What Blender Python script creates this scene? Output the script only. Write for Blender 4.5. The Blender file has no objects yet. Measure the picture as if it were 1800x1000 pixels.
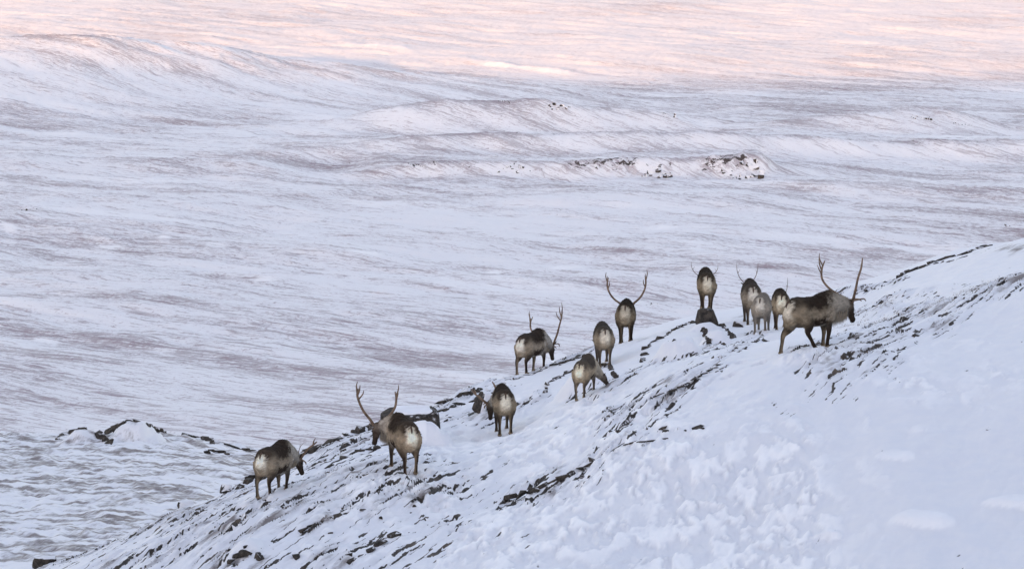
import bpy, bmesh, math, random
import numpy as np
from mathutils import Vector, Matrix, noise as mnoise

random.seed(7)
RNG = np.random.default_rng(7)
scene = bpy.context.scene
col = scene.collection
rad = math.radians

# ------------------------------------------------------------------ camera, sky, sun, exposure
PITCH = rad(6.0)
FPX = 6000.0                       # focal length in pixels of an 1800 px wide picture
cam_data = bpy.data.cameras.new("camera")
cam_data.lens = 36.0 * FPX / 1800.0
cam_data.sensor_width = 36.0
cam_data.clip_start = 0.5
cam_data.clip_end = 40000.0
cam = bpy.data.objects.new("camera", cam_data)
cam.location = (0, 0, 0)
cam.rotation_euler = (math.pi / 2 - PITCH, 0, 0)
col.objects.link(cam)
scene.camera = cam

SUN_EL = rad(4.0)
SUN_AZ = rad(196.0)                # compass bearing of the sun (0 = +Y, clockwise): behind and a little to the left
world = bpy.data.worlds.new("World")
scene.world = world
world.use_nodes = True
wn = world.node_tree
wn.nodes.clear()
w_out = wn.nodes.new("ShaderNodeOutputWorld")
w_bg = wn.nodes.new("ShaderNodeBackground")
w_sky = wn.nodes.new("ShaderNodeTexSky")
w_sky.sky_type = 'NISHITA'
w_sky.sun_disc = False
w_sky.sun_elevation = SUN_EL
w_sky.sun_rotation = SUN_AZ
w_sky.altitude = 300
w_sky.air_density = 1.0
w_sky.dust_density = 1.0
w_sky.ozone_density = 1.0
w_hsv = wn.nodes.new("ShaderNodeHueSaturation")
w_hsv.inputs['Saturation'].default_value = 0.72
wn.links.new(w_sky.outputs[0], w_hsv.inputs['Color'])
w_mul = wn.nodes.new("ShaderNodeMix"); w_mul.data_type = 'RGBA'; w_mul.blend_type = 'MULTIPLY'
w_mul.inputs[0].default_value = 1.0
w_mul.inputs[7].default_value = (1.075, 0.968, 1.05, 1)       # the violet of the twilight sky
wn.links.new(w_hsv.outputs[0], w_mul.inputs[6])
wn.links.new(w_mul.outputs[2], w_bg.inputs['Color'])
w_bg.inputs['Strength'].default_value = 0.15
wn.links.new(w_bg.outputs[0], w_out.inputs[0])

sun_dir = Vector((math.sin(SUN_AZ) * math.cos(SUN_EL), math.cos(SUN_AZ) * math.cos(SUN_EL), math.sin(SUN_EL)))
sun_data = bpy.data.lights.new("sun", 'SUN')
sun_data.energy = 1.75
sun_data.angle = rad(0.6)
sun_data.color = (1.0, 0.48, 0.15)
sun = bpy.data.objects.new("sun", sun_data)
sun.rotation_euler = (-sun_dir).to_track_quat('-Z', 'Y').to_euler()
sun.location = (-60, -200, 300)
col.objects.link(sun)

vs = scene.view_settings
scene.display_settings.display_device = 'sRGB'
vs.view_transform = 'Standard'
vs.look = 'None'
vs.exposure = 2.38
vs.gamma = 1.0
vs.use_curve_mapping = False
scene.cycles.max_bounces = 6
scene.cycles.diffuse_bounces = 3
scene.cycles.use_denoising = True

# ------------------------------------------------------------------ small helpers
def ray(px, py):
    u = (px - 900.0) / FPX
    v = (500.0 - py) / FPX
    dy = math.cos(PITCH) + v * math.sin(PITCH)
    dz = -math.sin(PITCH) + v * math.cos(PITCH)
    return u / dy, dz / dy         # x and z per metre of y

def pt(px, py, y):
    a, b = ray(px, py)
    return (a * y, y, b * y)

def tag(o, label=None, cat=None, group=None, kind=None):
    if label: o['label'] = label
    if cat: o['category'] = cat
    if group: o['group'] = group
    if kind: o['kind'] = kind
    return o

def link(name, me, mat=None, parent=None):
    o = bpy.data.objects.new(name, me)
    col.objects.link(o)
    if mat is not None and not me.materials:
        me.materials.append(mat)
    if parent is not None:
        o.parent = parent
    return o

def empty(name, loc, rz=0.0, s=1.0):
    o = bpy.data.objects.new(name, None)
    o.empty_display_size = 0.3
    o.location = loc
    o.rotation_euler = (0, 0, rz)
    o.scale = (s, s, s)
    col.objects.link(o)
    return o

def mesh_from(name, verts, faces, smooth=True):
    me = bpy.data.meshes.new(name)
    me.from_pydata([tuple(v) for v in verts], [], [tuple(f) for f in faces])
    if smooth:
        me.polygons.foreach_set('use_smooth', [True] * len(me.polygons))
    me.update()
    return me

def grid_mesh(name, X, Y, Z, attrs=None):
    """X, Y, Z: (rows, cols) arrays -> smooth quad grid."""
    R, C = X.shape
    n = R * C
    me = bpy.data.meshes.new(name)
    me.vertices.add(n)
    co = np.empty((n, 3), np.float32)
    co[:, 0] = X.ravel(); co[:, 1] = Y.ravel(); co[:, 2] = Z.ravel()
    me.vertices.foreach_set('co', co.ravel())
    i = (np.arange(R - 1)[:, None] * C + np.arange(C - 1)[None, :]).ravel()
    q = np.stack([i, i + 1, i + C + 1, i + C], 1).astype(np.int32)
    me.loops.add(q.size)
    me.loops.foreach_set('vertex_index', q.ravel())
    me.polygons.add(len(q))
    me.polygons.foreach_set('loop_start', np.arange(len(q), dtype=np.int32) * 4)
    me.polygons.foreach_set('loop_total', np.full(len(q), 4, np.int32))
    me.polygons.foreach_set('use_smooth', np.ones(len(q), bool))
    me.update(calc_edges=True)
    for k, a in (attrs or {}).items():
        at = me.attributes.new(k, 'FLOAT', 'POINT')
        at.data.foreach_set('value', np.asarray(a, np.float32).ravel())
    return me

def _hash(ix, iy, seed):
    h = (ix.astype(np.int64) * 374761393 + iy.astype(np.int64) * 668265263 + seed * 1274126177) & 0xffffffff
    h = ((h ^ (h >> 13)) * 1103515245 + 12345) & 0xffffffff
    h = (h ^ (h >> 16)) * 2654435761 & 0xffffffff
    return (h & 0xffff).astype(np.float32) * (2 * math.pi / 65536.0)

def perlin(x, y, seed=0):
    x = np.asarray(x, np.float64); y = np.asarray(y, np.float64)
    ix = np.floor(x); iy = np.floor(y)
    fx = (x - ix).astype(np.float32); fy = (y - iy).astype(np.float32)
    ux = fx * fx * fx * (fx * (fx * 6 - 15) + 10); uy = fy * fy * fy * (fy * (fy * 6 - 15) + 10)
    r = 0
    for a in (0, 1):
        for b in (0, 1):
            t = _hash(ix + a, iy + b, seed)
            g = np.cos(t) * (fx - a) + np.sin(t) * (fy - b)
            r = r + g * (ux if a else 1 - ux) * (uy if b else 1 - uy)
    return r * 1.4

def fbm(x, y, seed=0, oct=4, gain=0.5, lac=2.03):
    r = 0; a = 1.0; f = 1.0
    for k in range(oct):
        r = r + a * perlin(x * f, y * f, seed + 17 * k)
        a *= gain; f *= lac
    return r

def sstep(a, b, x):
    t = np.clip((x - a) / (b - a), 0, 1)
    return t * t * (3 - 2 * t)

# ------------------------------------------------------------------ materials
def new_mat(name):
    m = bpy.data.materials.new(name)
    m.use_nodes = True
    nt = m.node_tree
    nt.nodes.clear()
    out = nt.nodes.new("ShaderNodeOutputMaterial")
    b = nt.nodes.new("ShaderNodeBsdfPrincipled")
    b.inputs['Specular IOR Level'].default_value = 0.25
    nt.links.new(b.outputs[0], out.inputs[0])
    return m, nt, b

class NT:
    """tiny node-graph writer"""
    def __init__(self, nt): self.nt = nt
    def n(self, t, **kw):
        nd = self.nt.nodes.new(t)
        for k, v in kw.items():
            if hasattr(nd, k): setattr(nd, k, v)
        return nd
    def set(self, sock, v):
        if isinstance(v, bpy.types.NodeSocket): self.nt.links.new(v, sock)
        elif v is not None: sock.default_value = v
    def math(self, op, a, b=None, c=None, clamp=False):
        nd = self.n("ShaderNodeMath", operation=op, use_clamp=clamp)
        self.set(nd.inputs[0], a); self.set(nd.inputs[1], b)
        if c is not None: self.set(nd.inputs[2], c)
        return nd.outputs[0]
    def noise(self, vec, scale, detail=4, rough=0.55, dist=0.0):
        nd = self.n("ShaderNodeTexNoise")
        if vec is not None: self.nt.links.new(vec, nd.inputs['Vector'])
        nd.inputs['Scale'].default_value = scale; nd.inputs['Detail'].default_value = detail
        nd.inputs['Roughness'].default_value = rough; nd.inputs['Distortion'].default_value = dist
        return nd.outputs[0]
    def ramp(self, v, lo, hi, a=0.0, b=1.0):
        nd = self.n("ShaderNodeMapRange", interpolation_type='SMOOTHSTEP')
        self.set(nd.inputs[0], v); self.set(nd.inputs[1], lo); self.set(nd.inputs[2], hi)
        self.set(nd.inputs[3], a); self.set(nd.inputs[4], b)
        return nd.outputs[0]
    def mix(self, f, a, b):
        nd = self.n("ShaderNodeMix", data_type='RGBA')
        self.set(nd.inputs[0], f); self.set(nd.inputs[6], a); self.set(nd.inputs[7], b)
        return nd.outputs[2]
    def attr(self, name):
        return self.n("ShaderNodeAttribute", attribute_name=name)
    def pos(self):
        return self.n("ShaderNodeNewGeometry").outputs['Position']
    def stretch(self, vec, ang, sx, sy, sz=1.0):
        r = self.n("ShaderNodeVectorRotate", rotation_type='Z_AXIS')
        self.nt.links.new(vec, r.inputs['Vector']); r.inputs['Angle'].default_value = ang
        m = self.n("ShaderNodeVectorMath", operation='MULTIPLY')
        self.nt.links.new(r.outputs[0], m.inputs[0]); m.inputs[1].default_value = (sx, sy, sz)
        return m.outputs[0]
    def bump(self, h, strength, dist):
        b = self.n("ShaderNodeBump")
        self.nt.links.new(h, b.inputs['Height'])
        b.inputs['Strength'].default_value = strength; b.inputs['Distance'].default_value = dist
        return b.outputs[0]

SNOW = (0.79, 0.792, 0.81, 1)
SNOW_CLEAN = (0.95, 0.945, 0.94, 1)

def mat_hillside():
    m, nt, b = new_mat("windswept_snow_and_scree")
    g = NT(nt)
    p = g.pos()
    bare = g.attr('bare').outputs['Fac']
    heath = g.attr('heath').outputs['Fac']
    clean = g.attr('clean').outputs['Fac']
    n_f = g.noise(p, 14.0, 5, 0.65)
    n_g = g.noise(g.stretch(p, rad(-60), 2.2, 11.0, 6.0), 1.0, 6, 0.62)
    n_b = g.noise(p, 2.5, 4, 0.6)
    rock = g.mix(g.ramp(n_f, 0.35, 0.7), (0.020, 0.018, 0.016, 1), (0.085, 0.070, 0.058, 1))
    rock = g.mix(g.ramp(g.noise(p, 1.3, 4, 0.6), 0.5, 0.7), rock, (0.115, 0.088, 0.066, 1))
    hcol = g.mix(g.ramp(n_b, 0.35, 0.65), (0.11, 0.075, 0.062, 1), (0.16, 0.13, 0.115, 1))
    snow = g.mix(g.ramp(n_b, 0.3, 0.7), SNOW, (0.755, 0.765, 0.80, 1))
    snow = g.mix(clean, snow, SNOW_CLEAN)
    hm = g.math('ADD', heath, g.math('ADD', g.math('MULTIPLY_ADD', n_g, 0.75, -0.95), g.math('MULTIPLY', g.noise(g.stretch(p, 0, 1.0, 2.2, 1.0), 1.0, 6, 0.65), 0.55)))
    hm = g.ramp(hm, 0.02, 0.5, 0.0, 0.85)
    c = g.mix(hm, snow, hcol)
    bm = g.math('ADD', bare, g.math('MULTIPLY_ADD', n_f, 0.9, -0.45))
    bm = g.ramp(bm, 0.38, 0.58)
    c = g.mix(bm, c, rock)
    nt.links.new(c, b.inputs['Base Color'])
    b.inputs['Roughness'].default_value = 0.7
    hgt = g.math('ADD', g.math('MULTIPLY', n_f, 0.5), g.noise(p, 45.0, 3, 0.6))
    nt.links.new(g.bump(hgt, 0.35, 0.03), b.inputs['Normal'])
    return m

def mat_valley():
    m, nt, b = new_mat("snowy_tundra")
    g = NT(nt)
    p = g.pos()
    bare = g.attr('bare').outputs['Fac']
    clean = g.attr('clean').outputs['Fac']
    wig = g.noise(p, 0.012, 3, 0.5)
    ps = g.n("ShaderNodeVectorMath", operation='MULTIPLY_ADD')
    wv = g.n("ShaderNodeCombineXYZ")
    g.set(wv.inputs[0], wig); g.set(wv.inputs[1], wig)
    nt.links.new(wv.outputs[0], ps.inputs[0]); ps.inputs[1].default_value = (7, 20, 0); nt.links.new(p, ps.inputs[2])
    pw = ps.outputs[0]
    n1 = g.noise(g.stretch(pw, rad(48), 1 / 160.0, 1 / 26.0, 0), 1.0, 7, 0.62)
    n2 = g.noise(g.stretch(pw, rad(42), 1 / 11.0, 1 / 1.5, 0), 1.0, 7, 0.70)
    n3 = g.noise(p, 0.55, 5, 0.72)
    n4 = g.noise(p, 0.004, 3, 0.5)
    n5 = g.noise(g.stretch(pw, rad(45), 1 / 34.0, 1 / 3.2, 0), 1.0, 9, 0.72)
    big = g.math('ADD', n1, g.math('MULTIPLY_ADD', n4, 0.5, -0.25))
    big = g.math('ADD', big, g.math('MULTIPLY_ADD', clean, -0.20, 0.0))
    big = g.math('ADD', big, g.math('MULTIPLY', g.math('MINIMUM', bare, 0.6), 0.30))
    lo = g.ramp(big, 0.38, 0.70, 0.0, 0.12)                                              # thin stubble in broad swathes
    k5 = g.math('ADD', n5, g.math('MULTIPLY_ADD', big, 0.26, -0.13))
    li = g.ramp(k5, 0.525, 0.60, 0.0, 0.55)                                             # long wind-scoured streaks
    k2 = g.math('ADD', n2, g.math('MULTIPLY_ADD', big, 0.45, -0.225))
    fi = g.ramp(k2, 0.525, 0.60, 0.0, 0.62)                                               # fine streaks
    k3 = g.math('ADD', n3, g.math('MULTIPLY_ADD', big, 0.45, -0.225))
    sp = g.ramp(k3, 0.55, 0.66, 0.0, 0.75)                                               # tussocks
    inv = lambda q: g.math('SUBTRACT', 1.0, q)
    cov = inv(g.math('MULTIPLY', g.math('MULTIPLY', inv(lo), inv(li)), g.math('MULTIPLY', inv(fi), inv(sp))))
    cov = g.math('MULTIPLY', cov, g.math('MULTIPLY_ADD', clean, -0.70, 0.92))
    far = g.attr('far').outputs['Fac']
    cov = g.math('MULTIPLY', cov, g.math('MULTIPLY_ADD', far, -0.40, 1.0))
    cov = g.math('ADD', g.math('ADD', cov, 0.03), g.math('MULTIPLY', far, 0.15))  # far slope: haze-soft streaks and a warmer lit tone put into the colour
    rockf = g.ramp(g.math('ADD', bare, g.math('MULTIPLY_ADD', g.noise(p, 0.26, 4, 0.7), 3.2, -1.6)), 0.80, 1.0)
    heather = g.mix(g.ramp(n3, 0.35, 0.65), (0.15, 0.102, 0.115, 1), (0.30, 0.225, 0.245, 1))
    snow = g.mix(clean, SNOW, SNOW_CLEAN)
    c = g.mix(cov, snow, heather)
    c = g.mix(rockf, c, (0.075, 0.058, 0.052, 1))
    nt.links.new(c, b.inputs['Base Color'])
    b.inputs['Roughness'].default_value = 0.8
    hgt = g.math('ADD', g.math('MULTIPLY', n2, 1.5), n3)
    nt.links.new(g.bump(hgt, 0.5, 0.6), b.inputs['Normal'])
    return m

def mat_rock(name, snowy=True, thr=0.30, scale=1.0, dirn=(0.42, -0.42, 0.80)):
    m, nt, b = new_mat(name)
    g = NT(nt)
    p = g.pos()
    n1 = g.noise(p, 9.0 * scale, 6, 0.65)
    n2 = g.noise(p, 30.0 * scale, 5, 0.65)
    c = g.mix(g.ramp(n1, 0.35, 0.68), (0.022, 0.019, 0.017, 1), (0.085, 0.070, 0.056, 1))
    c = g.mix(g.ramp(n2, 0.58, 0.75), c, (0.13, 0.115, 0.095, 1))
    if snowy:
        geo = g.n("ShaderNodeNewGeometry")
        d = g.n("ShaderNodeVectorMath", operation='DOT_PRODUCT')
        nt.links.new(geo.outputs['Normal'], d.inputs[0])
        d.inputs[1].default_value = Vector(dirn).normalized()   # the side the wind plastered
        f = g.math('ADD', d.outputs['Value'], g.math('MULTIPLY_ADD', n1, 0.5, -0.25))
        f = g.ramp(f, thr, thr + 0.12)
        c = g.mix(f, c, SNOW)
    nt.links.new(c, b.inputs['Base Color'])
    b.inputs['Roughness'].default_value = 0.85
    nt.links.new(g.bump(g.math('ADD', n1, n2), 0.6, 0.04 / scale), b.inputs['Normal'])
    return m

def mat_plain(name, c, rough=0.6, nscale=0, c2=None):
    m, nt, b = new_mat(name)
    g = NT(nt)
    if nscale:
        tc = g.n("ShaderNodeTexCoord").outputs['Object']
        cc = g.mix(g.ramp(g.noise(tc, nscale, 5, 0.6), 0.35, 0.65), c, c2 or c)
        nt.links.new(cc, b.inputs['Base Color'])
    else:
        b.inputs['Base Color'].default_value = c
    b.inputs['Roughness'].default_value = rough
    return m

def mat_coat(name):
    m, nt, b = new_mat(name)
    g = NT(nt)
    tc = g.n("ShaderNodeTexCoord").outputs['Object']
    n = g.noise(g.stretch(tc, 0, 14, 30, 30), 1.0, 5, 0.65)
    c = g.attr('coat').outputs['Color']
    hs = g.n("ShaderNodeHueSaturation")
    nt.links.new(c, hs.inputs['Color'])
    g.set(hs.inputs['Value'], g.ramp(n, 0.25, 0.75, 0.82, 1.18))
    nt.links.new(hs.outputs[0], b.inputs['Base Color'])
    b.inputs['Roughness'].default_value = 0.9
    b.inputs['Specular IOR Level'].default_value = 0.1
    nt.links.new(g.bump(n, 0.5, 0.02), b.inputs['Normal'])
    return m

M_HILL = mat_hillside()
M_VAL = mat_valley()
M_ROCK = mat_rock("slate_with_plastered_snow", True, 0.34)
M_BARE = mat_rock("bare_slate", True, 0.93)
M_TOP = mat_rock("slate_with_snow_on_top", True, 0.70, 1.0, (0.10, -0.12, 1.0))
M_FARROCK = mat_rock("crag_rock", True, 0.55, 0.06)
M_CAP = mat_plain("snow_cap", SNOW, 0.7, 3.0, (0.84, 0.85, 0.87, 1))
M_COAT = mat_coat("reindeer_coat")
M_ANT = mat_plain("antler_bone", (0.11, 0.07, 0.045, 1), 0.55, 9.0, (0.22, 0.15, 0.10, 1))
M_HOOF = mat_plain("hoof_horn", (0.16, 0.12, 0.08, 1), 0.6, 30, (0.28, 0.22, 0.15, 1))
M_EYE = mat_plain("dark_eye", (0.008, 0.006, 0.005, 1), 0.15)
M_TWIG = mat_plain("dry_twigs", (0.09, 0.055, 0.04, 1), 0.8, 2.0, (0.16, 0.105, 0.075, 1))

# ------------------------------------------------------------------ the near hillside (camera slope, crest, shelf)
CTRL = []          # (x, y, z)
def cp(px, py, y): CTRL.append(pt(px, py, y))
for a in [(460, 873, 62), (495, 855, 63.3), (705, 843, 62), (740, 818, 63.4), (885, 763, 69), (1020, 712, 68),
          (917, 660, 79), (955, 643, 80.3), (1062, 635, 76), (1098, 601, 84), (1243, 572, 80.5), (1322, 565, 83),
          (1335, 588, 77), (1370, 577, 79), (1382, 615, 66), (1428, 626, 64.6), (1450, 606, 67.2),
          # the face below
          (500, 1000, 57), (900, 1000, 55), (1300, 1000, 54), (1800, 1000, 52), (100, 1003, 63), (-250, 1100, 62),
          (1100, 800, 60.5), (1200, 900, 57), (1600, 900, 55), (1400, 800, 58.5), (1800, 800, 57), (1800, 600, 64),
          (1550, 650, 63), (1650, 540, 70), (1790, 500, 70), (700, 930, 58.5), (2100, 700, 58), (2100, 450, 72), (2100, 1000, 51),
          (900, 860, 61), (300, 960, 61)]:
    cp(*a)
CREST = [(-150, 1090, 66), (70, 1003, 66.5), (250, 932, 66.5), (400, 866, 67), (460, 833, 68), (560, 786, 70), (640, 757, 72), (770, 706, 77),
         (830, 686, 79), (910, 661, 81.5), (1000, 626, 84), (1100, 592, 88), (1210, 560, 90), (1300, 543, 92),
         (1380, 532, 92), (1490, 514, 92), (1580, 490, 90), (1650, 462, 88), (1740, 430, 86), (1800, 427, 86), (2000, 400, 88)]
for (px, py, y) in CREST:
    cp(px, py, y)
    x, yy, z = pt(px, py, y)
    CTRL.append((x * (1 + 7 / y) - 0.5, y + 7, z - 7 * 0.27))
    if px > 600:
        if px > 900: CTRL.append((x * 1.3 - 1.0, y + 30, z - 9.5))
        if px > 1050: CTRL.append((x * 2.0 - 1, 150, -30.0 if px < 1300 else -27.0))
for a in [(0, 1000, 98), (-200, 1000, 98), (150, 960, 104), (0, 900, 116), (300, 885, 118), (-200, 880, 116), (0, 800, 137),
          (200, 830, 129), (380, 830, 130), (100, 768, 147), (230, 762, 149), (0, 760, 149), (-200, 745, 150), (340, 771, 150), (450, 791, 148), (480, 815, 140), (600, 835, 148), (800, 860, 150), (950, 880, 150)]:
    cp(*a)
for px, z in [(-200, -31), (100, -30), (300, -30), (500, -31)]:
    CTRL.append((ray(px, 500)[0] * 175, 175, z))
# between the lens and the picture's lower edge
for x in (-30, -8, 0, 8, 30):
    CTRL.append((x, 0, -2.2 + 0.05 * x)); CTRL.append((x, 18, -6.2 + 0.06 * x)); CTRL.append((x, 36, -10.9 + 0.06 * x))

P = np.array(CTRL, np.float64)
CX, CY = P[:, 0] / 20.0, P[:, 1] / 40.0      # plan coordinates scaled for the spline
def _k(r2):
    return np.where(r2 > 1e-12, r2 * np.log(np.maximum(r2, 1e-12)), 0.0)
def _fit(lam=2e-4):
    n = len(P)
    K = _k((CX[:, None] - CX[None]) ** 2 + (CY[:, None] - CY[None]) ** 2) + lam * np.eye(n)
    Q = np.stack([np.ones(n), CX, CY], 1)
    A = np.zeros((n + 3, n + 3)); A[:n, :n] = K; A[:n, n:] = Q; A[n:, :n] = Q.T
    return np.linalg.solve(A, np.concatenate([P[:, 2], np.zeros(3)]))
W = _fit()
def tps(x, y):
    x = np.asarray(x, np.float64); y = np.asarray(y, np.float64)
    sh = x.shape
    u = np.clip(x.ravel() / np.maximum(y.ravel(), 30.0), -0.22, 0.24)
    yc = np.clip(y.ravel(), 0.0, 175.0)
    xc = np.where(y.ravel() > 30, u * np.maximum(y.ravel(), 30), np.clip(x.ravel(), -8, 8))
    X = xc / 20.0; Y = yc / 40.0
    out = np.empty(X.size)
    for s in range(0, X.size, 40000):
        e = slice(s, s + 40000)
        r2 = (X[e, None] - CX[None]) ** 2 + (Y[e, None] - CY[None]) ** 2
        out[e] = _k(r2) @ W[:-3] + W[-3] + W[-2] * X[e] + W[-1] * Y[e]
    out += 0.10 * np.clip(x.ravel() - xc, -60, 60)
    out -= 0.40 * np.maximum(y.ravel() - 175.0, 0)
    return out.reshape(sh)

def hit(px, py, y0=46.0, y1=96.0, n=500):
    """first point of the undetailed hillside on the sight line of a picture point"""
    a, b = ray(px, py)
    ys = np.linspace(y0, y1, n)
    d = b * ys - tps(a * ys, ys)
    i = np.nonzero(d <= 0)[0]
    if len(i) == 0:
        j = int(np.argmin(d)); return a * ys[j], ys[j]
    j = i[0]
    if j == 0: return a * ys[0], ys[0]
    t = d[j - 1] / (d[j - 1] - d[j])
    y = ys[j - 1] + t * (ys[j] - ys[j - 1])
    return a * y, y

# zones of bare slabs and scree: polylines over the slope with a half-width in metres
SLABS = [([(100, 990), (260, 930), (420, 872)], .75, 1.0), ([(250, 985), (420, 930), (600, 850)], 1.0, 1.1),
         ([(400, 990), (560, 930), (730, 880)], 1.0, 1.0), ([(600, 1000), (690, 950), (735, 905)], .3, 1.0), ([(520, 880), (690, 805), (760, 790)], .35, .5),
         ([(410, 862), (460, 835)], .45, 1.3), ([(455, 835), (560, 792), (660, 752)], .40, 1.1), ([(560, 815), (680, 768)], .30, 1.0),
         ([(770, 724), (860, 692)], .40, 1.3), ([(770, 748), (850, 738)], .28, .9), ([(820, 690), (910, 664)], .25, 1.0), ([(905, 720), (945, 700)], .2, .9),
         ([(905, 664), (1050, 612)], .22, 1.0), ([(1050, 690), (1150, 645), (1250, 612)], .45, 1.1), ([(1090, 735), (1240, 655)], .40, 1.1),
         ([(1240, 655), (1340, 600)], .12, 1.0), ([(1080, 770), (1160, 745)], .2, .6), ([(1230, 640), (1330, 590)], .3, .7),
         ([(900, 876), (985, 838), (1060, 803)], .22, 1.5), ([(1050, 805), (1105, 775), (1190, 770), (1255, 762)], .07, 1.3), ([(925, 890), (1050, 835)], .2, .9),
         ([(1440, 640), (1530, 610), (1640, 560)], .45, 1.1), ([(1500, 600), (1640, 540)], .45, 1.0),
         ([(1610, 570), (1720, 520), (1800, 488)], .40, .9), ([(1520, 655), (1570, 642)], .2, .9), ([(1490, 545), (1620, 520)], .3, .7),
         ([(1450, 560), (1560, 545)], .3, .7), ([(1480, 517), (1575, 498)], .25, .9), ([(1400, 612), (1470, 600)], .25, .8)]
HEATH = [([(1500, 570), (1640, 545)], .7, .45), ([(1650, 540), (1800, 490)], .6, .6), ([(1480, 560), (1560, 540)], .4, .4),
         ([(120, 980), (400, 880)], .8, .45), ([(400, 960), (700, 850)], .9, .42), ([(690, 845), (790, 800)], .5, .38), ([(780, 745), (850, 735)], .4, .5),
         ([(1060, 700), (1230, 630)], .5, .3), ([(1120, 600), (1320, 560)], .5, .35), ([(1740, 440), (1800, 440)], .5, .5), ([(900, 660), (1090, 600)], .4, .35),
         ([(500, 830), (640, 780)], .5, .4), ([(1300, 560), (1440, 545)], .8, .4)]
CHURN = [([(640, 870), (760, 830)], .9, .9), ([(740, 790), (880, 770), (1010, 740)], .8, .8), ([(1010, 735), (1140, 700)], .5, .6), ([(880, 800), (1080, 760)], .6, 1.0),
         ([(1100, 790), (1200, 860), (1260, 900)], .75, 1.2), ([(1150, 850), (1380, 880)], .75, 1.2), ([(880, 960), (1080, 950), (1350, 990)], .9, 1.0),
         ([(900, 910), (1080, 860)], .55, .9), ([(1270, 930), (1400, 1000)], .5, 1.1), ([(1390, 630), (1440, 632)], .3, .8), ([(560, 850), (680, 820)], .35, .6),
         ([(1550, 670), (1720, 660)], .5, .35)]
def zone_pts(z):
    return [(np.array([hit(*q) for q in poly]), w, s) for poly, w, s in z]
SLABS_W, HEATH_W, CHURN_W = zone_pts(SLABS), zone_pts(HEATH), zone_pts(CHURN)
YS = 0.30          # zones are laid out longer up-slope than across
def zone(x, y, zs, soft=1.0):
    r = np.zeros(x.shape)
    for poly, w, s in zs:
        lo = poly.min(0) - np.array([w * 3, w * 3 / YS]); hi = poly.max(0) + np.array([w * 3, w * 3 / YS])
        sel = (x > lo[0]) & (x < hi[0]) & (y > lo[1]) & (y < hi[1])
        if not sel.any(): continue
        xs, ys = x[sel], y[sel]
        d = np.full(xs.shape, 1e9)
        for a, b in zip(poly[:-1], poly[1:]):
            ax, ay, bx, by = a[0], a[1] * YS, b[0], b[1] * YS
            vx, vy = bx - ax, by - ay
            t = np.clip(((xs - ax) * vx + (ys * YS - ay) * vy) / (vx * vx + vy * vy + 1e-9), 0, 1)
            d = np.minimum(d, np.hypot(xs - ax - t * vx, ys * YS - ay - t * vy))
        r[sel] = np.maximum(r[sel], s * np.exp(-(d / (w * 1.2)) ** 2))
    return r

SD = np.array([0.45, 0.893])           # strike of the slabs in plan
LENS = [(1612, 915, .55, .66, .12), (1785, 878, .55, .5, .11), (1452, 938, .24, .25, .09), (1570, 805, .35, .4, .04)]
LENS_W = [(hit(a, b), sx, sy, h) for a, b, sx, sy, h in LENS]
# banks of snow against the boulders: foot point, half sizes, height, lean
BANKS = [(1190, 636, .62, .95, .44, 'n'), (1257, 606, .36, .62, .30, 'n'), (1022, 692, .62, .80, .40, 'n'), (742, 790, .62, .42, .50, 'n'), (1240, 584, .40, .42, .14, 'n'),
         (430, 996, .34, .5, .22, 'n'), (148, 779, .95, 1.0, .50, 's'), (240, 779, 1.25, 1.4, .78, 's'),
         (1230, 850, 2.0, 2.4, .16, 'n'), (1420, 640, .7, .8, .12, 'n'), (1000, 730, 1.0, 1.2, .12, 'n')]
BANKS_W = []
for bx, by, wx, wy, h, zn in BANKS:
    q = hit(bx, by, *((46., 96.) if zn == 'n' else (98., 170.)))
    BANKS_W.append((q[0] * (1 + wy * .9 / q[1]), q[1] + wy * .9, wx, wy, h))
def banks(x, y):
    z = np.zeros(x.shape)
    for bx, by, wx, wy, h in BANKS_W:
        sel = (np.abs(x - bx) < wx * 1.6) & (np.abs(y - by) < wy * 1.6)
        if not sel.any(): continue
        xs, ys = x[sel], y[sel]
        r = (np.abs((xs - bx) / wx) ** 2.6 + np.abs((ys - by) / wy) ** 2.6) ** (1 / 2.6) + .16 * fbm(xs * 2.2 + bx, ys * 1.8, 151, 3)
        z[sel] = np.maximum(z[sel], h * sstep(1.05, .25, r) ** .8)
    return z

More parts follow.
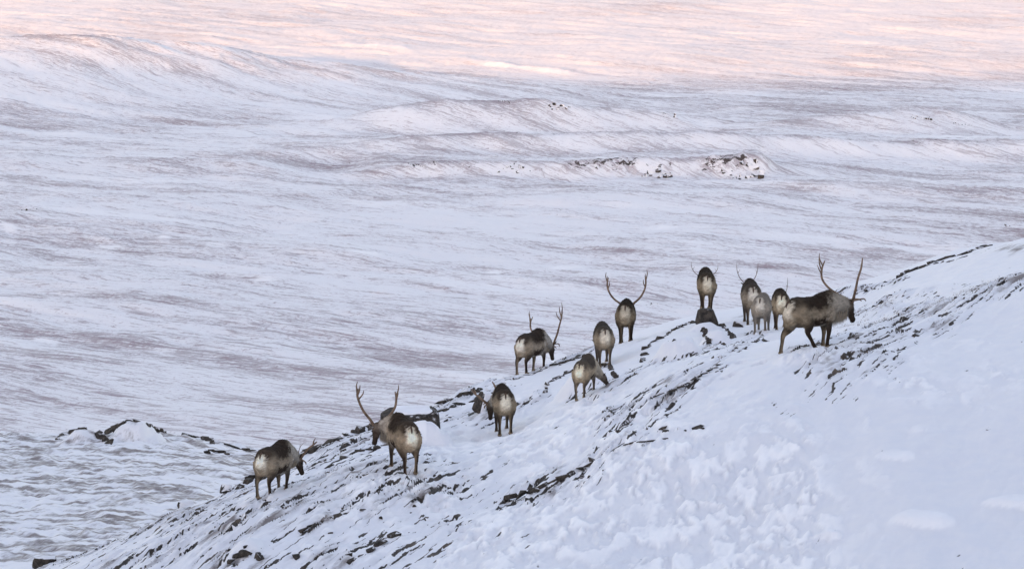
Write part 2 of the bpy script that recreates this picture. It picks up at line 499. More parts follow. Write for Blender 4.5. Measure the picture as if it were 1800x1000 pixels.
def make_prints():
    r = random.Random(77); pr = []
    for px, py, n, tx, ty, trail in [(461, 873, 12, -.10, -.35, 8), (721, 840, 16, .1, -.4, 18), (888, 764, 14, .05, -.4, 14), (1020, 713, 14, 0.0, -.4, 12), (918, 660, 6, -.3, -.2, 4),
                                     (1063, 637, 8, 0, -.3, 6), (1336, 590, 12, 0, -.3, 6), (1373, 580, 10, 0, -.3, 6), (1395, 620, 16, -.35, -.25, 20), (1430, 622, 10, 0, -.3, 4)]:
        x, y = hit(px, py)
        for k in range(n): pr.append((x + r.gauss(0, .40), y + r.gauss(.0, .6), r.uniform(.07, .13)))
        for k in range(trail): pr.append((x + tx * k * .8 + (.1 if k % 2 else -.1) + r.gauss(0, .05), y + ty * k * .8 + r.gauss(0, .1), r.uniform(.08, .11)))
    return pr
PRINTS = make_prints()
def hillside(x, y, snowbanks=True):
    """height and surface masks of the hillside at plan points"""
    x = np.asarray(x, np.float64); y = np.asarray(y, np.float64)
    z = tps(x, y)
    near = 1 - sstep(90, 100, y)
    shelf = sstep(92, 102, y) * (1 - sstep(150, 175, y))
    s = x * SD[0] + y * SD[1]; c = x * SD[1] - y * SD[0]
    # --- slabs: stepped snow with bare risers
    m = zone(x, y, SLABS_W)
    bk = banks(x, y) if snowbanks else x * 0.0
    m = m * (1 - sstep(.03, .15, bk))
    m = np.clip(m * (0.85 + 0.7 * fbm(x * 0.9, y * 0.35, 5, 3)), 0, 1.2)
    t = 1.25 * fbm(s / 4.5, c / 0.42, 11, 5, 0.50) + 2.3 * c + 0.12 * perlin(x * 5, y * 3, 3)
    fr = t - np.floor(t)
    amp = np.clip(m, 0, 1) * (0.13 + 0.08 * perlin(x * .8, y * .4, 9))
    step = sstep(0, 0.16, fr) - fr
    z = z + amp * step
    riser = (1 - sstep(0.10, 0.23, fr)) * sstep(-0.02, 0.02, fr)
    bare = riser * sstep(0.08, 0.42, m + 0.30 * fbm(x * 1.5, y * 0.5, 21, 4)) * near
    # --- thin scratch lines of stone ribs
    # --- churned snow
    ch = zone(x, y, CHURN_W)
    ch = np.clip(ch + 0.45 * fbm(x * 1.3, y * 0.5, 31, 3) * (ch > 0.02), 0, 1.3) * near
    wx = x + 0.10 * perlin(x * 4, y * 2, 77); wy = y + 0.3 * perlin(x * 4, y * 2, 78)
    f1 = fbm(wx * 2.7, wy * 1.15, 33, 4, .6); f2 = fbm(wx * 6.5, wy * 2.6, 34, 3, .55)
    cl = .55 * sstep(-.06, .09, f1) + .34 * sstep(-.05, .08, f2) + .25 * f1 + .10 * perlin(wx * 14, wy * 6, 35)
    z = z + ch * 0.048 * cl
    clean = np.clip(ch, 0, 1) * sstep(0.35, 0.85, cl)
    # --- broad drifts and wind ripples everywhere
    z = z + near * (0.10 * fbm(x * 0.35, y * 0.14, 41, 3) + 0.022 * fbm(s * .9, c * 2.2, 42, 4) + 0.006 * fbm(x * 6, y * 3, 43, 2))
    for (lx, ly), sx, sy, h in LENS_W:
        dx, dy = (x - lx) / sx, (y - ly) / sy
        wv = np.clip(0.45 + 0.55 * (dx + 1) / 2, .3, 1.1)
        r = np.hypot(dx + 0.5 * dy, dy / wv) + 0.22 * fbm(x * 1.6, y * .8, 55, 4)
        g = sstep(1.0, 0.55, r)
        z = z + h * g * (0.6 - 0.5 * dy)
        clean = np.maximum(clean, np.clip(.45 - .45 * dy, 0, .7) * sstep(1.0, 0.85, r))  # clean snow, plus brightness from its tilt to the sky painted in
    z = z + bk
    if x.ndim == 2:
        ri = y[:, 0]; dz = np.zeros(z.shape)
        for qx, qy, rr_ in PRINTS:
            a0, a1 = np.searchsorted(ri, (qy - .45, qy + .45))
            if a1 <= a0: continue
            b0, b1 = np.searchsorted(x[a0], qx - .35), np.searchsorted(x[a0], qx + .35)
            d = np.hypot((x[a0:a1, b0:b1] - qx) / rr_, (y[a0:a1, b0:b1] - qy) / (rr_ * 1.5))
            dz[a0:a1, b0:b1] = np.minimum(dz[a0:a1, b0:b1], -.085 * (1 - sstep(.4, 1.2, d)))
        z = z + dz
    # --- hummocky shelf
    hm = fbm(x * 0.42, y * 0.16, 61, 4, 0.55)
    hk = np.abs(perlin(x * 0.55 + .6 * hm, y * 0.62 + .5 * hm, 63)) * (.6 + .8 * sstep(-.3, .4, hm))
    z = z + shelf * (0.10 * hm + 0.13 * (0.35 - hk) + 0.09 * fbm(x * 1.5, y * 1.1, 64, 4))
    heath = zone(x, y, HEATH_W) * near * (0.7 + 0.8 * fbm(s / 1.8, c / 0.45, 71, 4))
    heath = np.maximum(heath, near * np.clip(m, 0, 1) * (.34 + .5 * fbm(s / 2.5, c / .25, 73, 4, .6)))
    heath = heath + shelf * np.clip(0.55 + 0.50 * fbm(x * 0.42, y * 1.7, 72, 5, 0.66) + .25 * fbm(x * .15, y * .2, 74, 3) - 0.35 * (0.35 - hk), 0, 0.72)
    return z, bare, np.clip(heath, 0, 1), np.clip(clean, 0, 1)

def gz(x, y, sb=True):
    return float(hillside(np.array([x]), np.array([y]), sb)[0][0])

inner = np.linspace(-0.185, 0.185, 600)
outer = 0.185 * np.geomspace(1.03, 12, 26)
U = np.concatenate([-outer[::-1], inner, outer])
rows = [14.0]
while rows[-1] < 450:
    y = rows[-1]
    dy = 1.5 if y < 46 else (0.075 if y < 72 else (0.10 if y < 96 else (0.20 if y < 152 else 6.0)))
    rows.append(y + dy)
rows = np.array(rows)
GX = U[None, :] * rows[:, None]; GY = np.repeat(rows[:, None], len(U), 1)
GZ, GB, GH, GC = hillside(GX, GY)
me = grid_mesh("hillside", GX, GY, GZ, {'bare': GB, 'heath': GH, 'clean': GC})
tag(link("hillside", me, M_HILL), kind='structure')

# ------------------------------------------------------------------ the hill behind the camera (it keeps the near ground in shade)
hx = np.linspace(-3200, 2600, 120); hy = np.concatenate([np.linspace(-1500, -60, 60), np.linspace(-40, 14.3, 8)])
HX, HY = np.meshgrid(hx, hy)
prof = np.interp(HY, [-1500, -900, -520, -330, -230, -100, 0, 15], [-160, -60, 66, 104, 82, 30, -2.4, -6.0])
HZ = prof + (8 * fbm(HX / 420, HY / 300, 91, 3) + 1.5 * fbm(HX / 60, HY / 60, 93, 3)) * sstep(-30, -160, HY)
HZ = HZ + 15 * np.exp(-((HX + 1130) / 160) ** 2) * sstep(-100, -300, HY)  # bump added to the unseen crest to shade the left hill of the valley
HZ = HZ - 0.3 + np.clip(HX, -400, 400) * 0.02
tag(link("hill", grid_mesh("hill", HX, HY, HZ, {'bare': HX * 0, 'heath': HX * 0 + .1, 'clean': HX * 0}), M_HILL), kind='structure')

# ------------------------------------------------------------------ the valley and the far slope
FACE = []
def ridge(x, y, yc, xs, hs, sf, sb):
    h = np.interp(x, xs, hs)
    d = y - yc
    FACE.append(sstep(2, 8, h) * np.exp(-((d + sf * .75) / (sf * .6)) ** 2))
    return h * np.exp(-np.where(d < 0, (d / sf) ** 2, (d / sb) ** 2)), h, d

def xat(px, y): return (px - 900.0) / FPX * y

def valley(x, y):
    z = np.full(x.shape, -120.0)
    bare = np.zeros(x.shape); clean = np.zeros(x.shape)
    far = np.maximum(y - 2560, 0)
    z = z + 0.040 * far * sstep(0, 260, far) + 0.03 * np.maximum(y - 5200, 0) * 0.5
    z = np.where(y > 8500, z - 0.05 * (y - 8500), z)
    w1 = 30 * fbm(x / 260, y / 260, 101, 3)
    # long dark hill on the left
    yc = 2440 + 0.12 * x + w1
    r, h, d = ridge(x, y, yc, [xat(p, 2440) for p in (-700, -200, 0, 200, 400, 500, 700, 900, 1100, 1320)], [30, 41, 43, 43, 34, 26, 15.5, 8, 2, 0], 170, 110)
    z = z + r; bare += 0.16 * sstep(2, 14, h) * np.exp(-((d + 6) / 30) ** 2) + 0.10 * sstep(2, 14, h) * np.exp(-((d + 60) / 80) ** 2)
    # middle knolls
    yc = 2010 + w1 * 0.5
    r, h, d = ridge(x, y, yc, [xat(p, 2010) for p in (380, 560, 700, 780, 950, 1040, 1150, 1250, 1330)], [0, 6, 15, 19, 19, 15, 13, 7, 0], 42, 60)
    z = z + r; bare += 0.45 * sstep(3, 12, h) * np.exp(-((d - 2) / 14) ** 2)
    yc = 1960 + w1 * 0.4
    r, h, d = ridge(x, y, yc, [xat(p, 1960) for p in (1240, 1360, 1480, 1600, 1680, 1760, 1900)], [0, 7, 11, 16, 13, 5, 2], 40, 60)
    z = z + r; bare += 0.35 * sstep(3, 12, h) * np.exp(-((d - 2) / 14) ** 2)
    # two terraces
    yc = 1770 + w1 * 0.35
    r, h, d = ridge(x, y, yc, [xat(p, 1770) for p in (150, 420, 600, 800, 1000, 1300, 1800, 2300)], [0, 4, 7, 10, 10.5, 10, 9.5, 10], 24, 130)
    z = z + r; bare += 0.60 * sstep(3, 10, h) * np.exp(-((d - 1) / 8) ** 2)
    yc = 1628 + w1 * 0.22
    r, h, d = ridge(x, y, yc, [xat(p, 1628) for p in (560, 660, 780, 950, 1120, 1340, 1372, 1500)], [0, 5, 7.5, 8, 9, 10, 4, 0], 13, 110)
    z = z + r; bare += 0.55 * sstep(2, 8, h) * np.exp(-((d - 1) / 5) ** 2)
    crag = sstep(6, 9, h) * np.exp(-((d + 7) / 7) ** 2) * sstep(0.0, 0.5, fbm(x / 16, y / 40, 111, 3) + 0.25)
    bare = bare + 0.95 * crag
    z = z + crag * 2.0 * fbm(x / 5, y / 7, 113, 3)
    for q_, fc in enumerate(FACE): clean = np.maximum(clean, (.26 if q_ else .26) * fc)
    FACE.clear()
    bare = bare * (1 - .5 * clean)
    # smaller swells
    for k, (px0, px1, yy, hh, sf) in enumerate([(-100, 560, 1690, 6, 40), (900, 1450, 1480, 3.5, 40), (1080, 1500, 1190, 3.0, 30), (930, 1180, 1140, 2.6, 14),
                                      (-200, 420, 1330, 4.0, 35), (300, 760, 1240, 3.2, 30), (0, 420, 1075, 3.2, 26), (500, 900, 1020, 2.0, 25), (1340, 1900, 1520, 5, 30)]):
        x0, x1 = xat(px0, yy), xat(px1, yy)
        yc = yy + w1 * 0.4 - 0.5 * (x - (x0 + x1) / 2)
        bell = sstep(x0 - 20, x0 + 40, x) * (1 - sstep(x1 - 40, x1 + 20, x))
        d = y - yc
        z = z + hh * bell * np.exp(-np.where(d < 0, (d / sf) ** 2, (d / (sf * 2)) ** 2))
        bare += 0.30 * bell * np.exp(-((d - 4) / 12) ** 2)
    # rolling ground
    a = (x + y) * 0.7071; b = (x - y) * 0.7071          # b runs along the wind
    amp = sstep(700, 1200, y)
    z = z + 2.4 * fbm(x / 190, y / 230, 121, 4, 0.5) + 1.25 * fbm(b / 120, a / 26, 123, 5, 0.6) * (0.5 + 0.5 * amp) + 0.75 * fbm(b / 44, a / 10, 124, 3, 0.6) * amp + 4.5 * sstep(2500, 3000, y) * fbm(x / 260, y / 420, 125, 4)
    # clean drifts
    for (px, py, wpx, yy, h, tilt) in DRIFTS:
        x0 = xat(px, yy); sx = wpx / 2.0 / FPX * yy
        dx = (x - x0) / sx
        yc = yy + tilt * (x - x0) + 4 * perlin(x / 20, y / 60, 131)
        d = (y - yc)
        ln = np.clip(1 - dx * dx, 0, 1) * np.clip(0.75 + 0.5 * fbm(x / 25, y / 60, 133, 3), 0, 1.2)
        h = h * .45; sf = 5.0 + 2 * h
        z = z + h * ln * np.exp(-np.where(d < 0, (d / sf) ** 2, (d / (sf * 3)) ** 2))
        clean = np.maximum(clean, (0.55 if yy < 2560 else .95) * sstep(0, .9, ln) * np.exp(-((d + sf * .6) / (sf * 1.0)) ** 4))
    clean = np.maximum(clean, 0.30 * sstep(0.25, 0.8, fbm(b / 150, a / 45, 141, 4)))
    clean = np.maximum(clean, 0.62 * sstep(2520, 2900, y) * .45)  # far slope paler, its streaks weakened in colour as haze would
    return z, np.clip(bare, 0, 1.2), np.clip(clean, 0, 1)

def plain_y(py):
    s = -ray(900, py)[1]
    y = 120.0 / s
    if y > 2560: y = (120.0 + 0.040 * 2560) / (s + 0.040)
    return y
DRIFTS = [(670, 86, 160, plain_y(86), 4.5, -.9), (910, 118, 260, plain_y(118), 5.5, -.9)] + \
         [(px, py, w, plain_y(py), h, t) for px, py, w, h, t in
          [(995, 470, 75, .8, .1), (640, 458, 80, .7, -.3), (195, 432, 80, 1.0, -1.0), (290, 425, 30, 1.0, -1.4), (380, 438, 60, .9, -1.2), (75, 585, 70, .6, -1.0),
           (15, 408, 50, .9, -1.0), (240, 162, 120, 1.6, -.6), (420, 145, 60, 1.4, -.6), (1190, 405, 150, .7, 0), (470, 492, 60, .5, -.3), (870, 478, 40, .5, 0),
           (1170, 160, 90, 1.5, -.7), (1320, 190, 120, 1.5, -.5), (1620, 330, 110, 1.0, -.9), (760, 215, 140, 1.3, 0), (1700, 262, 160, 1.3, 0), (700, 265, 120, 1.3, 0)]]

inner = np.linspace(-0.185, 0.185, 620)
outer = 0.185 * np.geomspace(1.04, 4, 14)
U = np.concatenate([-outer[::-1], inner, outer])
rows = [330.0]
while rows[-1] < 9000:
    y = rows[-1]
    if y < 700: dy = 20
    elif y < 2560: dy = min(max(y * y * 0.000293 / 120 / 1.35, 1.0), 8.0)
    elif y < 3900: dy = 7.5
    else: dy = y * 0.03
    rows.append(y + dy)
rows = np.array(rows)
VX = U[None, :] * rows[:, None]; VY = np.repeat(rows[:, None], len(U), 1)
VZ, VB, VC = valley(VX, VY)
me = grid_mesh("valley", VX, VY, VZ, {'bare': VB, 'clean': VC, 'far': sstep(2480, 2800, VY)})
tag(link("valley", me, M_VAL), kind='structure')

def valley_hit(px, py):
    a, b = ray(px, py)
    ys = np.geomspace(650, 4500, 2400)
    z = valley(a * ys, ys)[0]
    i = np.nonzero(b * ys - z <= 0)[0]
    j = i[0] if len(i) else -1
    return a * ys[j], ys[j], float(z[j])

# ------------------------------------------------------------------ rocks
def hull_rock(name, sx, sy, sz, seed, n=16, subdiv=0, rough=0.0, mat=None, taper=0.25, points=None):
    r = random.Random(seed)
    bm = bmesh.new()
    for p in (points or []): bm.verts.new(p)
    for k in range(0 if points else n):
        th = r.uniform(0, 2 * math.pi); zz = r.choice((-1, -1, 1, 1, r.uniform(-1, 1)))
        k2 = 1.0 - taper * max(zz, 0) * r.uniform(0.4, 1.2)
        c, s_ = math.cos(th), math.sin(th)
        m = max(abs(c), abs(s_))
        q = r.uniform(0.8, 1.0)
        bm.verts.new((c / m * sx * q * k2, s_ / m * sy * q * k2, zz * sz * r.uniform(0.75, 1.0)))
    res = bmesh.ops.convex_hull(bm, input=bm.verts)
    junk = [e for e in res['geom_interior'] if isinstance(e, bmesh.types.BMVert)]
    bmesh.ops.delete(bm, geom=junk, context='VERTS')
    if subdiv:
        bmesh.ops.triangulate(bm, faces=bm.faces)
        bmesh.ops.subdivide_edges(bm, edges=bm.edges, cuts=3, use_grid_fill=True)
        for q in range(2): bmesh.ops.smooth_vert(bm, verts=bm.verts, factor=0.4, use_axis_x=True, use_axis_y=True, use_axis_z=True)
        bmesh.ops.triangulate(bm, faces=bm.faces)
        md = min(sx, sy, sz)
        for v in bm.verts:
            v.co += mnoise.noise_vector(v.co * (1.6 / md) + Vector((seed, 0, 0))) * rough * 3 + mnoise.noise_vector(v.co * (5 / md)) * rough
    me = bpy.data.meshes.new(name)
    bm.to_mesh(me); bm.free()
    if mat: me.materials.append(mat)
    return me

def cap_mesh(name, sx, sy, th, seed, zoff=0.0):
    """rounded pillow of snow with an uneven rim"""
    r = random.Random(seed)
    ph = [r.uniform(0, 6.28) for _ in range(4)]
    verts, faces = [], []
    NR, NA = 9, 32
    for i in range(NR + 1):
        f = i / NR
        for j in range(NA):
            a = 2 * math.pi * j / NA
            c, s_ = math.cos(a), math.sin(a)
            m = (abs(c) ** 3.2 + abs(s_) ** 3.2) ** (1 / 3.2)
            q = 1 + 0.06 * math.sin(3 * a + ph[0]) + 0.05 * math.sin(5 * a + ph[1]) + 0.025 * math.sin(9 * a + ph[2])
            rr = f / m * q
            z = th * (1 - f ** 5) * (1 + 0.18 * math.sin(3 * c * f + ph[3]) * math.sin(2.5 * s_ * f + ph[1])) + zoff
            if i == NR: z = zoff - th * 0.6; rr *= 0.97
            verts.append((c * rr * sx, s_ * rr * sy, z))
    for i in range(NR):
        for j in range(NA):
            k = (j + 1) % NA
            faces.append((i * NA + j, (i + 1) * NA + j, (i + 1) * NA + k, i * NA + k))
    return mesh_from(name, verts, faces)

def boulder(name, label, px, py, dims, rz, seed, sink=0.3, mat=None, cap=None, tilt=(0, 0), hitr=(46., 96.), yadd=0.0, cat='boulder', n=18, taper=.25, points=None, drop=0.0):
    """dims: half sizes in metres; stands where the sight line of its foot meets the slope"""
    x, y = hit(px, py, *hitr)
    y += yadd; x = x * (y / (y - yadd))
    z = gz(x, y, False) + drop
    e = empty(name, (x, y, z), rz)
    tag(e, label, cat)
    sx, sy, sz = dims
    o = link('rock', hull_rock('rock', sx, sy, sz, seed, n, 2, min(dims) * 0.012, mat or M_ROCK, taper, points), None, e)
    o.location = (0, 0, 0 if points else sz * (1 - sink)); o.rotation_euler = (tilt[0], tilt[1], 0)
    if cap:
        c = link('snow_cap', cap_mesh('snow_cap', sx * cap[0], sy * cap[1], cap[2], seed), M_CAP, e)
        c.location = (cap[3], cap[4], sz * (2 - sink) * cap[5]); c.rotation_euler = (tilt[0] + (cap[6] if len(cap) > 6 else 0), tilt[1], 0)
    return e

boulder('boulder', 'large flat topped dark boulder capped with snow behind the big antlered reindeer facing left', 718, 772, (.62, .45, .36), 0, 3, .25, M_BARE, (.70, .60, .045, .06, .06, 1.0, .20),
        points=[(-.66, -.08, .60), (-.45, .35, .68), (.0, .5, .72), (.55, .36, .69), (.62, -.08, .62), (.2, -.38, .54), (-.34, -.34, .54), (-.36, -.3, -.2), (.55, -.45, -.2), (.66, .2, -.2), (-.3, .3, -.2), (.66, .0, .42)], drop=-.10)
boulder('boulder', 'dark leaning triangular boulder left of the reindeer grazing with its head turned left', 850, 730, (.20, .22, .26), .5, 12, .3, M_ROCK, None, (.1, .35))
boulder('boulder', 'square dark boulder under the reindeer standing highest on the rock', 1243, 577, (.30, .26, .23), .1, 21, .1, M_BARE, None, (0, 0), taper=.42, n=26)
boulder('flat_slab', 'flat dark slab lying in the snow behind the hind legs of the large walking bull', 1362, 597, (.34, .5, .05), .2, 51, .35, M_TOP, None, (.06, -.12), cat='slab')
boulder('boulder', 'lone dark stone on the snow just left of the hooves of the group of three', 1297, 573, (.13, .12, .08), .4, 53, .2, M_ROCK)
boulder('boulder', 'dark boulder at the lower left corner of the slope', 78, 998, (.26, .3, .14), .2, 77, .35, M_TOP)
boulder('boulder', 'dark rounded stone on the crest left of the leftmost reindeer', 397, 872, (.13, .14, .10), .3, 79, .2, M_ROCK)
boulder('boulder', 'blocky stone with dark ends on the crest below the leftmost reindeer', 325, 900, (.20, .2, .10), .35, 81, .2, M_ROCK)

# ledges along the skyline on the right
LEDGE = [(1588, 484), (1612, 474), (1640, 463), (1672, 452), (1700, 444), (1727, 435)]
def hit_full(px, py, y0=46., y1=96.):
    a, b = ray(px, py)
    ys = np.linspace(y0, y1, 700)
    z = hillside(a * ys, ys)[0]
    i = np.nonzero(b * ys - z <= 0)[0]
    j = i[0] if len(i) else int(np.argmin(b * ys - z))
    return np.array([a * ys[j], ys[j], z[j]])

def rock_rim(label, poly, thick, seed, y0=46., y1=96., name='rock_ledge', cat='ledge', ln=.20, mat=None):
    """a broken line of dark stones along a crest or crack"""
    r = random.Random(seed)
    W3 = [hit_full(px, py, y0, y1) for px, py in poly]
    e = empty(name, tuple(W3[0])); tag(e, label, cat)
    for a, b in zip(W3[:-1], W3[1:]):
        d = b - a; L = float(np.linalg.norm(d[[0, 2]])) + .3 * abs(d[1])
        n = max(1, int(round(L / (ln * 1.25))))
        for k in range(n):
            t = (k + .5 + r.uniform(-.2, .2)) / n
            q = a + d * t
            th = thick * r.uniform(.55, 1.35)
            o = link('ledge_stone', hull_rock('ledge_stone', L / n * r.uniform(.50, .72), th * r.uniform(1.4, 2.4), th, r.randrange(10 ** 6), 14, 0, 0, mat or M_BARE, .3), None, e)
            o.location = tuple(q - W3[0] + np.array([0, r.gauss(0, .02), th * .25]))
            o.rotation_euler = (r.gauss(0, .12), -math.atan2(d[2], math.hypot(d[0], d[1] * .4)) + r.gauss(0, .10), math.atan2(d[1] * .4, d[0]) + r.gauss(0, .12))
    return e

rock_rim('long narrow dark rock ledge on the skyline above and right of the walking bull', [(1578, 489), (1598, 478), (1630, 466), (1662, 455), (1700, 446), (1742, 432)], .040, 1, 60., 95.)
rock_rim('second thinner dark ledge just under the skyline ledge on the right', [(1612, 474), (1640, 464), (1668, 461), (1700, 451)], .022, 2, 60., 95., ln=.15)
rock_rim('dark rim of the snow draped slab beside the small grazing reindeer', [(958, 692), (962, 674), (985, 664), (1012, 650), (1045, 643), (1074, 641)], .034, 3)
rock_rim('short upright dark crack at the right end of the snow draped slab', [(1072, 642), (1077, 656), (1084, 664)], .035, 4, ln=.12)
rock_rim('dark rock rim on the upper left of the long snow buried mound', [(1133, 616), (1146, 604), (1168, 592), (1190, 578), (1222, 567)], .040, 5)
rock_rim('short dark stone at the lower left foot of the long snow buried mound', [(1131, 638), (1134, 620)], .05, 6, ln=.14)
rock_rim('dark crack between the two snow mounds below the square rock', [(1236, 578), (1243, 594), (1247, 606)], .04, 7, ln=.12)
rock_rim('dark stones on the right shoulder of the smaller snow mound below the square rock', [(1266, 572), (1280, 582), (1291, 596)], .038, 8, ln=.14)
rock_rim('long dark crest of stones behind the leftmost reindeer, rising to the flat topped boulder', [(418, 860), (440, 844), (468, 830), (500, 814), (540, 797), (590, 774), (640, 757), (668, 750)], .045, 9, ln=.24)
rock_rim('row of dark stones below the muzzle of the left facing bull', [(572, 826), (600, 808), (640, 792), (672, 786)], .040, 10)
rock_rim('dark crest of stones right of the flat topped boulder', [(768, 712), (795, 702), (822, 692), (850, 684)], .045, 11)
rock_rim('second row of dark stones just right of the flat topped boulder', [(770, 728), (800, 712), (835, 705), (860, 692)], .036, 12)
rock_rim('thin dark stones on the crest under the grazing bull on the skyline', [(905, 668), (940, 656), (980, 640), (1010, 632), (1045, 620)], .026, 13)
rock_rim('long dark ridge of slabs in the lower middle of the snow face', [(892, 879), (925, 868), (960, 852), (1000, 838), (1030, 822), (1062, 803)], .040, 14, ln=.22)
rock_rim('thin dark crack running right from the long dark ridge of slabs', [(1068, 800), (1092, 783), (1120, 776), (1150, 777), (1178, 771)], .014, 15, ln=.16)
rock_rim('dark edge of the diagonal crack left of the walking bull', [(1150, 702), (1190, 686), (1222, 668), (1262, 645), (1310, 612), (1335, 597)], .016, 16, ln=.16)
rock_rim('dark crest of the peaked snowy outcrop on the left shelf', [(188, 756), (208, 746), (222, 740), (236, 738), (258, 748), (280, 757), (294, 758)], .085, 17, 98., 165., ln=.45)
rock_rim('dark left edge of the white snow mound on the left shelf', [(100, 774), (110, 764), (122, 756), (150, 752)], .070, 18, 98., 165., ln=.35)
rock_rim('dark broken stones at the right foot of the white mound on the left shelf', [(172, 764), (184, 772), (200, 781)], .09, 25, 98., 165., ln=.35)
rock_rim('low dark ledge right of the peaked outcrop on the left shelf', [(320, 763), (340, 764), (358, 770), (374, 780)], .080, 19, 98., 165., ln=.45)
rock_rim('small dark broken stones below the ledge on the left shelf', [(360, 798), (374, 793), (386, 795), (402, 801)], .07, 20, 98., 165., ln=.35)
rock_rim('thin dark line of stones on the shelf crest left of the leftmost reindeer', [(400, 783), (425, 789), (450, 795)], .05, 21, 98., 165., ln=.4)
rock_rim('dark stones around the white block of snow at the lower edge', [(402, 998), (408, 982), (424, 976), (448, 976), (456, 986)], .045, 22, ln=.16)
rock_rim('lower dark streak of slabs at the bottom edge left of centre', [(600, 998), (640, 975), (676, 950), (700, 938)], .032, 23, ln=.2)
rock_rim('upper dark streak of slabs below the left facing bull', [(520, 940), (560, 920), (600, 905), (640, 895)], .026, 24, ln=.2)

# loose stones poking out of the snow, zone by zone
STONE_MESHES = [hull_rock('stone', 1.0, random.uniform(.35, .7), random.uniform(.22, .5), 300 + i, random.choice((9, 11, 13)), 0, 0, M_ROCK if i % 3 == 0 else M_BARE, .3) for i in range(14)]
STONE_ZONES = [
    ('small dark stone on the stony streaks of the lower left slope', 'stones on the lower left slope', SLABS_W[0:5], 62),
    ('small dark stone on the crest around the leftmost reindeer', 'stones on the crest by the leftmost reindeer', SLABS_W[5:8], 38),
    ('small dark stone on the crest right of the large flat topped boulder', 'stones on the crest by the flat topped boulder', SLABS_W[8:13], 34),
    ('small dark stone on the scree below the snow buried boulders', 'stones on the scree in mid slope', SLABS_W[13:18], 52),
    ('small dark stone in the long dark streak on the lower middle snow face', 'stones in the long dark streak', SLABS_W[18:21], 32),
    ('small dark stone on the patchy slope right of the large walking bull', 'stones right of the walking bull', SLABS_W[21:29], 50)]
r = random.Random(5)
for label, group, zs, cnt in STONE_ZONES:
    lens = [w for p, w, s in zs]
    for k in range(cnt):
        poly, w, s = r.choices(zs, [np.linalg.norm(np.diff(p * [1, YS], axis=0), axis=1).sum() + .1 for p, _, _ in zs])[0]
        i = r.randrange(len(poly) - 1); t = r.random()
        q = poly[i] * (1 - t) + poly[i + 1] * t
        x = q[0] + r.gauss(0, w * .6); y = q[1] + r.gauss(0, w * .6 / YS)
        sc = min(r.lognormvariate(math.log(.06), .42), .17)
        o = link('stone', r.choice(STONE_MESHES))
        o.location = (x, y, gz(x, y) - sc * 0.05)
        o.scale = (sc, sc, sc)
        o.rotation_euler = (r.gauss(0, .25), r.gauss(-.1, .25), math.atan2(SD[1], SD[0]) + r.gauss(0, .7))
        tag(o, label, 'stone', group)

# dry heather twigs sticking out of the snow
def twig_stuff(name, zs, n, hmin, hmax, seed, spread=.7):
    r = random.Random(seed); V, F = [], []
    for k in range(n):
        poly, w, s = r.choice(zs)
        i = r.randrange(len(poly) - 1); t = r.random()
        q = poly[i] * (1 - t) + poly[i + 1] * t
        V.append((q[0] + r.gauss(0, w * spread), q[1] + r.gauss(0, w * spread / YS)))
    A = np.array(V); Zs = hillside(A[:, 0], A[:, 1])[0]
    verts, faces = [], []
    for (x, y), z in zip(V, Zs):
        for b in range(r.randint(3, 6)):
            h = r.uniform(hmin, hmax); a = r.uniform(0, 6.28); ln = r.uniform(.3, 1.2) * h
            bx, by = x + r.gauss(0, .03), y + r.gauss(0, .05)
            wv = .0045; k = len(verts)
            ca, sa = math.cos(a), math.sin(a)
            verts += [(bx - sa * wv, by + ca * wv, z - .02), (bx + sa * wv, by - ca * wv, z - .02), (bx + ca * ln, by + sa * ln, z + h)]
            faces.append((k, k + 1, k + 2))
    o = link(name, mesh_from(name, verts, faces, False), M_TWIG)
    tag(o, 'dry brown heather twigs sticking out of the thin snow', 'heather', None, 'stuff')
twig_stuff('heather', HEATH_W[0:3], 420, .015, .05, 9, .5)

# far crags
CRAGS = [(1160, 303, 60, 20, 'dark crag on the snowy terrace in the distance above the middle of the herd'),
         (1318, 300, 46, 24, 'darkest crag at the right end of the distant terrace'),
         (1280, 309, 22, 10, 'small crag between the two darkest crags of the distant terrace'),
         (905, 295, 60, 10, 'low broken crag at the left part of the distant terrace'),
         (740, 291, 60, 7, 'thin line of rocks at the far left end of the distant terrace'),
         (985, 186, 40, 10, 'small crag on top of the middle distant knoll'),
         (1180, 201, 36, 9, 'small crag at the right end of the middle distant knoll'),
         (890, 178, 40, 6, 'small dark rocks at the crest of the middle distant knoll'),
         (1620, 205, 44, 9, 'brown rocks on the crest of the right distant knoll'),
         (1690, 217, 40, 6, 'brown rocks on the right shoulder of the right distant knoll'),
         (1148, 534, 22, 7, 'lonely cluster of dark rocks in the valley right of the antlered rear reindeer'),
         (52, 367, 38, 7, 'dark row of rocks on the valley floor at the far left'),
         (611, 287, 10, 5, 'tiny lone dark rock on the distant plain left of the terrace'),
         (1776, 393, 18, 7, 'small dark rocks on the valley floor at the far right')]
for i, (px, py, wpx, hpx, lab) in enumerate(CRAGS):
    x, y, z = valley_hit(px, py + hpx * .4)
    mpp = y / FPX
    rr = random.Random(700 + i)
    o = empty('crag', (x, y, z))
    tag(o, lab, 'crag')
    for k in range(max(7, int(wpx / 3))):
        s = rr.uniform(.10, .26) * hpx * mpp * 1.2
        rk = link('rock', hull_rock('rock', s * rr.uniform(.6, 1.6), s, s * rr.uniform(.5, 1.3), 900 + i * 40 + k, 12), M_FARROCK, o)
        ox = rr.uniform(-.5, .5) * wpx * mpp; oy = rr.uniform(-1, 2.2) * hpx * mpp
        rk.location = (ox, oy, float(valley(np.array([x + ox]), np.array([y + oy]))[0][0]) - z - s * .1)
        rk.rotation_euler = (rr.gauss(0, .2), rr.gauss(0, .2), rr.uniform(0, 6))

